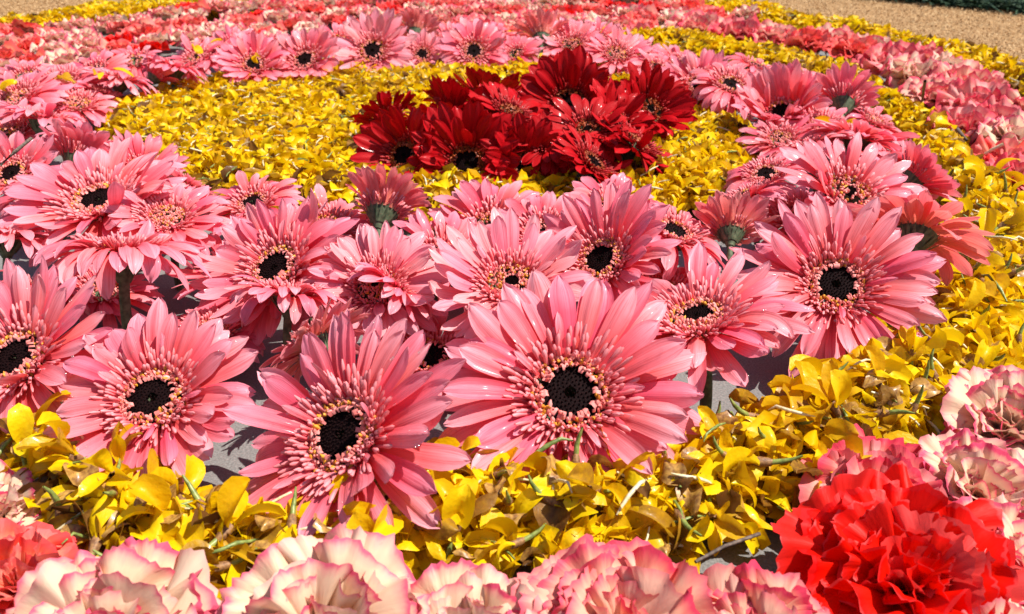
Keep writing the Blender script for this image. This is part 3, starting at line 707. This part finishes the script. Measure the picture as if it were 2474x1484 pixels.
NC = [ # near carnations: px, py, width px, colour, tilt, az, label
 (250, 1505, 520, 'c_cream', 14, -10, 'wide cream carnation with pink saw-toothed edges next to the coral one'),
 (15, 1345, 310, 'c_coral', 18, 40, 'coral and white carnation beside the wide cream one'),
 (-30, 1165, 220, 'c_cream', 20, 40, 'cream carnation tip showing beside the yellow band under the front gerberas'),
 (770, 1500, 520, 'c_cream', 20, 10, 'cream carnation with one big smooth shell-like petal'),
 (1140, 1500, 390, 'c_cream', 26, 0, 'cream carnation with upright fan petals and deep pink tips'),
 (1500, 1475, 480, 'c_blush', 14, 15, 'blush carnation with coral heart and crowded frilled petals'),
 (1830, 1500, 390, 'c_blush', 20, -20, 'blush carnation shaded by the scarlet one'),
 (2195, 1355, 530, 'c_red', 16, -20, 'scarlet carnation with crumpled petals and paler frilled rims'),
 (2125, 1145, 320, 'c_rose', 18, -10, 'rose pink carnation with fine teeth, behind the scarlet one'),
 (2370, 1140, 330, 'c_cream', 16, -10, 'loose cream carnation with white petal bases next to the scarlet one'),
 (2455, 985, 330, 'c_cream', 20, -30, 'pale pink carnation against the yellow band, next to the loose cream one'),
 (2500, 1330, 380, 'c_cream', 10, 20, 'cream carnation with broad smooth petals under the scarlet one'),
 (2450, 1530, 330, 'c_blush', 10, 0, 'blush carnation peeping out below the scarlet one'),
 (520, 1560, 330, 'c_blush', 12, 0, 'blush carnation low between the wide cream one and the shell-petalled one'),
 (1330, 1570, 360, 'c_cream', 10, 0, 'cream carnation low between the upright fan petals and the coral-hearted one'),
]
spots = []
for i, (px, py, w_, m_, tl_, az_, lab) in enumerate(NC):
    p, dep = ground(px, py, .030)
    carnation((p[0], p[1], 0), w_ * dep / FPX, m_, lab, 'carnations in a ring', 0, tl_, az_, i)
    spots.append(p[:2])
MC = [ # carnations of the right-hand arc
 (1682, 66, 120, 'c_blush'), (1782, 84, 125, 'c_rose'), (1866, 92, 125, 'c_blush'), (1949, 102, 120, 'c_coral'), (2060, 118, 120, 'c_coral'),
 (2105, 112, 110, 'c_cream'), (2150, 152, 150, 'c_rose'), (2215, 182, 150, 'c_cream'), (2262, 222, 140, 'c_blush'), (2332, 205, 165, 'c_blush'), (2362, 250, 160, 'c_rose'),
 (2330, 300, 150, 'c_rose'), (2412, 292, 170, 'c_rose'), (2450, 330, 170, 'c_cream'), (2432, 385, 160, 'c_coral'), (2480, 420, 170, 'c_rose'), (2490, 270, 150, 'c_blush'), (2300, 160, 120, 'c_cream'), (2225, 135, 110, 'c_blush'), (2010, 96, 110, 'c_blush')]
CNAME = {'c_cream': 'cream carnation with pink tips', 'c_blush': 'blush pink carnation', 'c_coral': 'coral carnation', 'c_rose': 'dark rose carnation', 'c_red': 'scarlet carnation'}
for i, (px, py, w_, m_) in enumerate(MC):
    p, dep = ground(px, py, .028)
    carnation((p[0], p[1], 0), w_ * dep / FPX * 1.1, m_, CNAME[m_] + ' in the narrow arc between two yellow bands', 'carnations of the narrow arc', 1, 14, random.uniform(-60, 60), 40 + i)
    spots.append(p[:2])
protos = {}
spots = [np.array(s_) for s_ in spots]
tries = 0; nfar = 0
while tries < 9000 and nfar < 240:
    tries += 1
    x, y = rng.uniform(-1.25, .55), rng.uniform(.55, 2.1)
    if not (inside(np.array([x]), np.array([y]), C, D)[0] and in_view(np.array([x]), np.array([y]), .03, .08)[0]): continue
    if x > .28 and y < 1.62: continue
    if min((x - s_[0]) ** 2 + (y - s_[1]) ** 2 for s_ in spots) < .041 ** 2: continue
    spots.append(np.array([x, y])); nfar += 1
    m_ = rng.choice(['c_cream', 'c_blush', 'c_coral', 'c_rose', 'c_red'], p=[.34, .17, .32, .05, .12])
    key = (m_, int(rng.integers(0, 2)))
    lab = CNAME[m_] + ' packed in the wide arc beyond the pink gerberas'
    if key not in protos:
        protos[key] = carnation((x, y, 0), .056, m_, lab, 'carnations of the wide arc', 2, 10, rng.uniform(-90, 90), 100 + len(protos))
    else:
        copy_tree(protos[key], (x, y, 0), rng.uniform(0, 6.28), rng.uniform(.82, 1.15))

# ------------------------------------------------------------------ yellow pea blossoms
def yellow_petal(kind, g, na, nu):
    s = np.linspace(0, 1, na); u = np.linspace(-1, 1, nu)
    Sg, Ug = np.meshgrid(s, u, indexing='ij')
    if kind == 0:   L, W, a0, a1, cup = .020, .0106, .5, -1.1, .9          # broad banner
    elif kind == 1: L, W, a0, a1, cup = .020, .0085, .4, -.9, .75         # wing, boat-shaped
    elif kind == 2: L, W, a0, a1, cup = .019, .0062, .7, -1.1, .9         # keel
    else:           L, W, a0, a1, cup = .017, .012, .8, -1.0, .3          # crumpled
    L *= g.uniform(.85, 1.15); W *= g.uniform(.85, 1.2); a1 += g.normal(0, .4); cup *= g.uniform(.3, 1.3) * g.choice([1, 1, -1])
    wp = np.interp(s, [0, .1, .3, .55, .8, .93, 1], [.16, .3, .72, 1.0, .92, .6, .12])[:, None]
    q = W * .5 * wp * Ug
    h = cup * W * .5 * wp * (.55 * np.abs(Ug) + .6 * Ug ** 2)
    h = h + W * (.12 if kind == 3 else .07) * np.sin(g.uniform(2, 5) * Ug + g.uniform(3, 7) * Sg + g.uniform(0, 6))
    if kind == 3: h = h + W * .12 * np.sin(g.uniform(4, 8) * Sg + g.uniform(0, 6)) * Ug
    ang = a0 + (a1 - a0) * s
    ds = L / (na - 1)
    x = np.concatenate([[0], np.cumsum(np.cos((ang[1:] + ang[:-1]) / 2))]) * ds
    z = np.concatenate([[0], np.cumsum(np.sin((ang[1:] + ang[:-1]) / 2))]) * ds
    v = np.stack([x[:, None] - np.sin(ang)[:, None] * h, q, z[:, None] + np.cos(ang)[:, None] * h], 2).reshape(-1, 3)
    v -= v.mean(0)
    return v
def rand_rot(n, spread):
    """n random rotation matrices, tilted from level by about spread radians"""
    a = rng.uniform(0, 2 * pi, n); b = rng.normal(0, spread, n); c_ = rng.normal(0, spread, n)
    ca, sa, cb, sb, cc, sc = np.cos(a), np.sin(a), np.cos(b), np.sin(b), np.cos(c_), np.sin(c_)
    Z = np.zeros(n); O = np.ones(n)
    Rz = np.stack([np.stack([ca, -sa, Z], 1), np.stack([sa, ca, Z], 1), np.stack([Z, Z, O], 1)], 1)
    Ry = np.stack([np.stack([cb, Z, sb], 1), np.stack([Z, O, Z], 1), np.stack([-sb, Z, cb], 1)], 1)
    Rx = np.stack([np.stack([O, Z, Z], 1), np.stack([Z, cc, -sc], 1), np.stack([Z, sc, cc], 1)], 1)
    return Rz @ Ry @ Rx
LOW = [yellow_petal(k, np.random.default_rng(300 + j * 4 + k), 5, 4) for j in range(5) for k in (0, 1, 1, 2, 3, 3)]
gl = np.random.default_rng(11)
STK = [tube([(-.008, 0, 0), (-.002, .001, .001), (.004, .0005, .0005), (.009, -.001, 0)], [.0005, .0007, .0009, .0006], 4)]
def bed(name, label, inner, outer, keep, dens, size=1.0, top=.022):
    x = rng.uniform(-1.4, 1.2, 600000); y = rng.uniform(.12, 2.3, 600000)
    k = inside(x, y, inner, outer) & in_view(x, y, .02, .12) & keep(x, y)
    x, y = x[k], y[k]
    area = 2.6 * 2.18 * len(x) / 600000
    n = min(len(x), int(area * dens))
    x, y = x[:n], y[:n]
    hgt = bed_height(x, y, inner, outer, top)
    n = len(x)
    z = .004 + np.maximum(hgt, .003) * (rng.uniform(.25, 1.0, n) ** .6) + rng.uniform(-.001, .003, n)
    Rm = rand_rot(n, .8) * (rng.uniform(.42, 1.15, n) * size)[:, None, None]
    tid = rng.integers(0, len(LOW), n)
    Vs, Fs, Rs, off = [], [], [], 0
    f4, _ = grid_topology(5, 4)
    rv = rng.uniform(.10, 1, n); rv = np.where(rng.random(n) < .13, rng.uniform(-.05, .16, n), rv)
    for t in range(len(LOW)):
        m = np.where(tid == t)[0]
        if not len(m): continue
        v = np.einsum('nij,vj->nvi', Rm[m], LOW[t]) + np.stack([x[m], y[m], z[m]], 1)[:, None, :]
        v[:, :, 2] = np.maximum(v[:, :, 2], .004)
        nv = LOW[t].shape[0]
        Vs.append(v.reshape(-1, 3)); Fs.append((f4[None] + (np.arange(len(m)) * nv)[:, None, None] + off).reshape(-1, 4)); off += len(m) * nv
        Rs.append(np.repeat(rv[m], nv))
    o = link(name, make_mesh(name, np.concatenate(Vs), np.concatenate(Fs), M['yellow_bed'], rnd=np.concatenate(Rs)))
    tag(o, label, 'petals', kind='stuff')
    # bits of stalk among them
    ns = int(n * .045); i = rng.choice(n, ns, replace=False)
    Rm = rand_rot(ns, .35) * rng.uniform(.5, 1.0, ns)[:, None, None]
    sv, sf = STK[0]
    for mname, sel in (('stalk', np.arange(ns) % 2 == 0), ('straw', np.arange(ns) % 2 == 1)):
        j = i[sel]
        v = np.einsum('nij,vj->nvi', Rm[sel], sv) + np.stack([x[j], y[j], .005 + hgt[j] + .001], 1)[:, None, :]
        fs = (sf[None] + (np.arange(len(j)) * len(sv))[:, None, None]).reshape(-1, 4)
        so = link('stalk_bits', make_mesh('stalk_bits', v.reshape(-1, 3), fs, M[mname]))
        so.parent = o; tag(so, kind='stuff')
    # the mass of crushed petals underneath
    gx, gy = np.meshgrid(np.arange(-1.4, 1.2, .012), np.arange(.12, 2.3, .012))
    ok = inside(gx, gy, inner, outer) & in_view(gx, gy, .02, .16) & keep(gx, gy)
    hz_ = np.where(ok, .003 + .55 * np.maximum(bed_height(gx, gy, inner, outer, top), .001), .002)
    idx = np.arange(gx.size).reshape(gx.shape)
    q = ok[:-1, :-1] & ok[1:, :-1] & ok[:-1, 1:] & ok[1:, 1:]
    f = np.stack([idx[:-1, :-1][q], idx[:-1, 1:][q], idx[1:, 1:][q], idx[1:, :-1][q]], 1)
    used, inv = np.unique(f, return_inverse=True)
    v = np.stack([gx.ravel()[used], gy.ravel()[used], hz_.ravel()[used]], 1)
    ub = link('crushed_petals', make_mesh('crushed_petals', v, inv.reshape(-1, 4), M['yellow_bed'], rnd=rng.uniform(.05, .4, len(v))))
    ub.parent = o; tag(ub, kind='stuff')
    return o
every = lambda x, y: x == x
bed('yellow_petal_disc', 'bright yellow petals filling the disc round the red gerberas', None, A, every, 66000, .98, .020)
bed('yellow_petal_band', 'yellow petals in the band between pink gerberas and carnations', B, C, every, 62000, 1.08, .022)
bed('yellow_petal_rim', 'yellow petals in the outermost band against the sawdust', D, Ec, every, 42000, 1.1, .022)

# single petals and blossoms on top, large enough to pick apart
HI = {k: [make_mesh('loose_petal', yellow_petal(k, np.random.default_rng(700 + 10 * k + j), 8, 7), grid_topology(8, 7)[0], M['yellow']) for j in range(8)] for k in range(4)}
WILT = [make_mesh('wilted_petal', yellow_petal(3, np.random.default_rng(790 + j), 9, 7), grid_topology(9, 7)[0], M['wilt']) for j in range(6)]
def band_points(n, ymax, mind):
    pts = []
    while len(pts) < n:
        x, y = rng.uniform(-.3, .45), rng.uniform(.2, ymax)
        if rng.random() > (.34 / max(y, .2)) ** 1.2: continue
        a_ = np.array([x]), np.array([y])
        if not (inside(*a_, B, C)[0] and in_view(*a_, .02, .0)[0]): continue
        if mind and pts and min((x - p[0]) ** 2 + (y - p[1]) ** 2 for p in pts) < mind ** 2: continue
        pts.append((x, y, float(bed_height(*a_, B, C)[0])))
    return pts
from mathutils import Matrix, Euler
def put_obj(o, x, y, z, spread, s=1.0):
    o.location = (x, y, z); o.scale = (s,) * 3
    o.rotation_euler = Euler((random.gauss(0, spread), random.gauss(0, spread), random.uniform(0, 6.28)), 'XYZ')
PL = {0: 'broad yellow banner petal lying loose on the yellow band', 1: 'boat-shaped yellow petal lying loose on the yellow band',
      2: 'slim curved yellow petal lying loose on the yellow band', 3: 'crumpled yellow petal lying loose on the yellow band'}
for i, (x, y, h) in enumerate(band_points(296, .75, .0052)):
    k = random.choice([0, 1, 1, 2, 2, 3, 3])
    o = link('loose_petal', random.choice(HI[k]))
    put_obj(o, x, y, h + random.uniform(.004, .009), .6, random.uniform(.72, 1.08))
    tag(o, PL[k], 'petal', 'loose yellow petals on the band')
for px, py, z, k in [(522, 98, .062, 1), (475, 118, .060, 3), (236, 180, .060, 0), (300, 172, .062, 1), (160, 190, .058, 3), (620, 140, .060, 2), (1990, 292, .066, 1), (2045, 305, .060, 2), (20, 205, .060, 3)]:
    p, _d = ground(px, py, z)
    o = link('loose_petal', random.choice(HI[k])); put_obj(o, p[0], p[1], z, .4, random.uniform(.9, 1.2))
    tag(o, 'yellow petal fallen onto a pink gerbera', 'petal', 'yellow petals fallen on gerberas')
for i, (x, y, h) in enumerate(band_points(85, .7, .008)):
    o = link('wilted_petal', random.choice(WILT))
    put_obj(o, x, y, h + random.uniform(.006, .010), .5, random.uniform(.6, .95))
    tag(o, 'brown wilted petal shrivelled among the yellow ones', 'petal', 'wilted petals on the band')
SK = []
for j in range(5):
    v, f = tube([(-.011, 0, 0), (-.005, .0015 * (j - 2), .002), (.002, .001 * (j - 2), .003), (.008, 0, .001 + .001 * j), (.012, -.001 * (j - 2), 0)], [.0004, .0009, .0010, .0008, .0003], 6)
    SK.append(make_mesh('dry_stalk', v, f, M['straw' if j % 2 else 'stalk']))
for i, (x, y, h) in enumerate(band_points(30, .75, .014)):
    o = link('dry_stalk', SK[i % 5]); put_obj(o, x, y, h + random.uniform(.009, .013), .25, random.uniform(.6, 1.1))
    tag(o, ('pale straw coloured stalk' if (i % 5) % 2 else 'thin green flower stalk') + ' lying across the yellow band', 'stalk', 'loose stalks on the yellow band')
# whole pea blossoms: banner, two wings, keel, calyx, stalk
def blossom_parts(j):
    g = np.random.default_rng(900 + j)
    def shift(v, rx, ry, rzz, d):
        Rm = np.array(Euler((rx, ry, rzz)).to_matrix())
        v = v - v[:7].mean(0)
        return v @ Rm.T + np.array(d)
    f, _ = grid_topology(8, 7)
    up = g.uniform(-.9, -.3)
    ban = shift(yellow_petal(0, g, 8, 7), 0, up, 0, (.001, 0, .001))
    w1 = shift(yellow_petal(1, g, 8, 7), .9, g.uniform(-.3, .1), .35, (.001, .002, 0))
    w2 = shift(yellow_petal(1, g, 8, 7), -.9, g.uniform(-.3, .1), -.35, (.001, -.002, 0))
    ke = shift(yellow_petal(2, g, 8, 7), 0, g.uniform(.0, .4), 0, (.001, 0, -.002))
    cv, cf = tube([(.003, 0, 0), (.0005, 0, 0), (-.003, 0, 0), (-.0045, 0, .0002)], [.0019, .0023, .0018, .0011], 7)
    sv, sf = tube([(-.0038, 0, 0), (-.008, 0, .0006), (-.012, .0005, .002), (-.0155, .001, .0042)], [.0013, .0012, .0009, .0004], 6)
    return [('banner', make_mesh('banner', ban, f, M['yellow'])), ('wing', make_mesh('wing', w1, f, M['yellow'])), ('wing', make_mesh('wing', w2, f, M['yellow'])),
            ('keel', make_mesh('keel', ke, f, M['yellow'])), ('calyx', make_mesh('calyx', cv, cf, M['calyx_brown'])), ('stalk', make_mesh('stalk', sv, sf, M['stalk']))]
BP = [blossom_parts(j) for j in range(9)]
for i, (x, y, h) in enumerate(band_points(120, .8, .011)):
    root = link('yellow_blossom', None); root.empty_display_size = .01
    put_obj(root, x, y, h + random.uniform(.005, .010), .6, random.uniform(.75, 1.05))
    tag(root, 'whole yellow pea blossom with green stalk and brown calyx on the yellow band', 'flower', 'whole yellow blossoms on the band')
    for nme, me in BP[i % 9]: link(nme, me, root)
# twigs
def twig(pts, r, label, m='twig'):
    P3 = [ground(px, py, z)[0] for px, py, z in pts]
    v, f = tube(np.array(P3) - P3[0], [r * .9, r, r, r * .6][:len(P3)] if len(P3) <= 4 else [r] * len(P3), 6)
    o = link('twig', make_mesh('twig', v, f, M[m])); o.location = tuple(P3[0])
    tag(o, label, 'twig')
twig([(1680, 1358, .030), (1750, 1320, .030), (1835, 1290, .028)], .0007, 'thin dark twig lying beside the scarlet carnation')
twig([(0, 400, .075), (35, 368, .082), (75, 335, .085)], .0013, 'dark twig crossing the pink gerbera with the orange ring')
twig([(2228, 248, .018), (2232, 215, .045), (2235, 196, .060)], .0016, 'short dark stub standing among the narrow-arc carnations')
twig([(2300, 292, .02), (2318, 318, .03), (2335, 340, .024)], .0016, 'bent grey twig at the edge of the narrow carnation arc')
twig([(2380, 372, .03), (2400, 360, .035), (2425, 348, .04)], .0016, 'straw coloured stick propped against the narrow-arc carnations', 'straw')

# ------------------------------------------------------------------ band of cut greenery far behind the sawdust
M['blade'] = plain('dark_green_blade', (0.018, 0.045, 0.022), (0.10, 0.17, 0.09), attr=True, rough=0.5, trans=0.1)
n = 5200
t = rng.uniform(-.15, 1.5, n)
p0 = np.array([.72, 1.985]); p1 = np.array([.965, 1.70]); dv = (p1 - p0); nv = np.array([-dv[1], dv[0]]) / np.linalg.norm(dv) * -1
nv = nv if nv[1] > 0 else -nv
base = p0 + dv * t[:, None] + nv * rng.uniform(0, .17, n)[:, None] ** 1
a = rng.normal(math.atan2(dv[1], dv[0]), .7, n); L = rng.uniform(.02, .07, n); el = rng.normal(.05, .25, n)
d = np.stack([np.cos(a) * np.cos(el), np.sin(a) * np.cos(el), np.sin(el)], 1) * L[:, None]
w = np.stack([-np.sin(a), np.cos(a), rng.normal(0, .5, n)], 1) * rng.uniform(.0008, .0022, n)[:, None]
c = np.concatenate([base, (.016 + rng.uniform(0, .02, n))[:, None]], 1)
V = np.stack([c - w, c + w, c + d + w * .3, c + d - w * .3], 1); V[:, :, 2] = np.maximum(V[:, :, 2], .013)
green = link('cut_greenery', make_mesh('cut_greenery', V.reshape(-1, 3), np.arange(4 * n).reshape(-1, 4), M['blade'], rnd=np.repeat(rng.uniform(0, 1, n) ** 2, 4), smooth=False))
tag(green, 'dark green cut stems heaped in a band on the sawdust', 'greenery', kind='stuff')
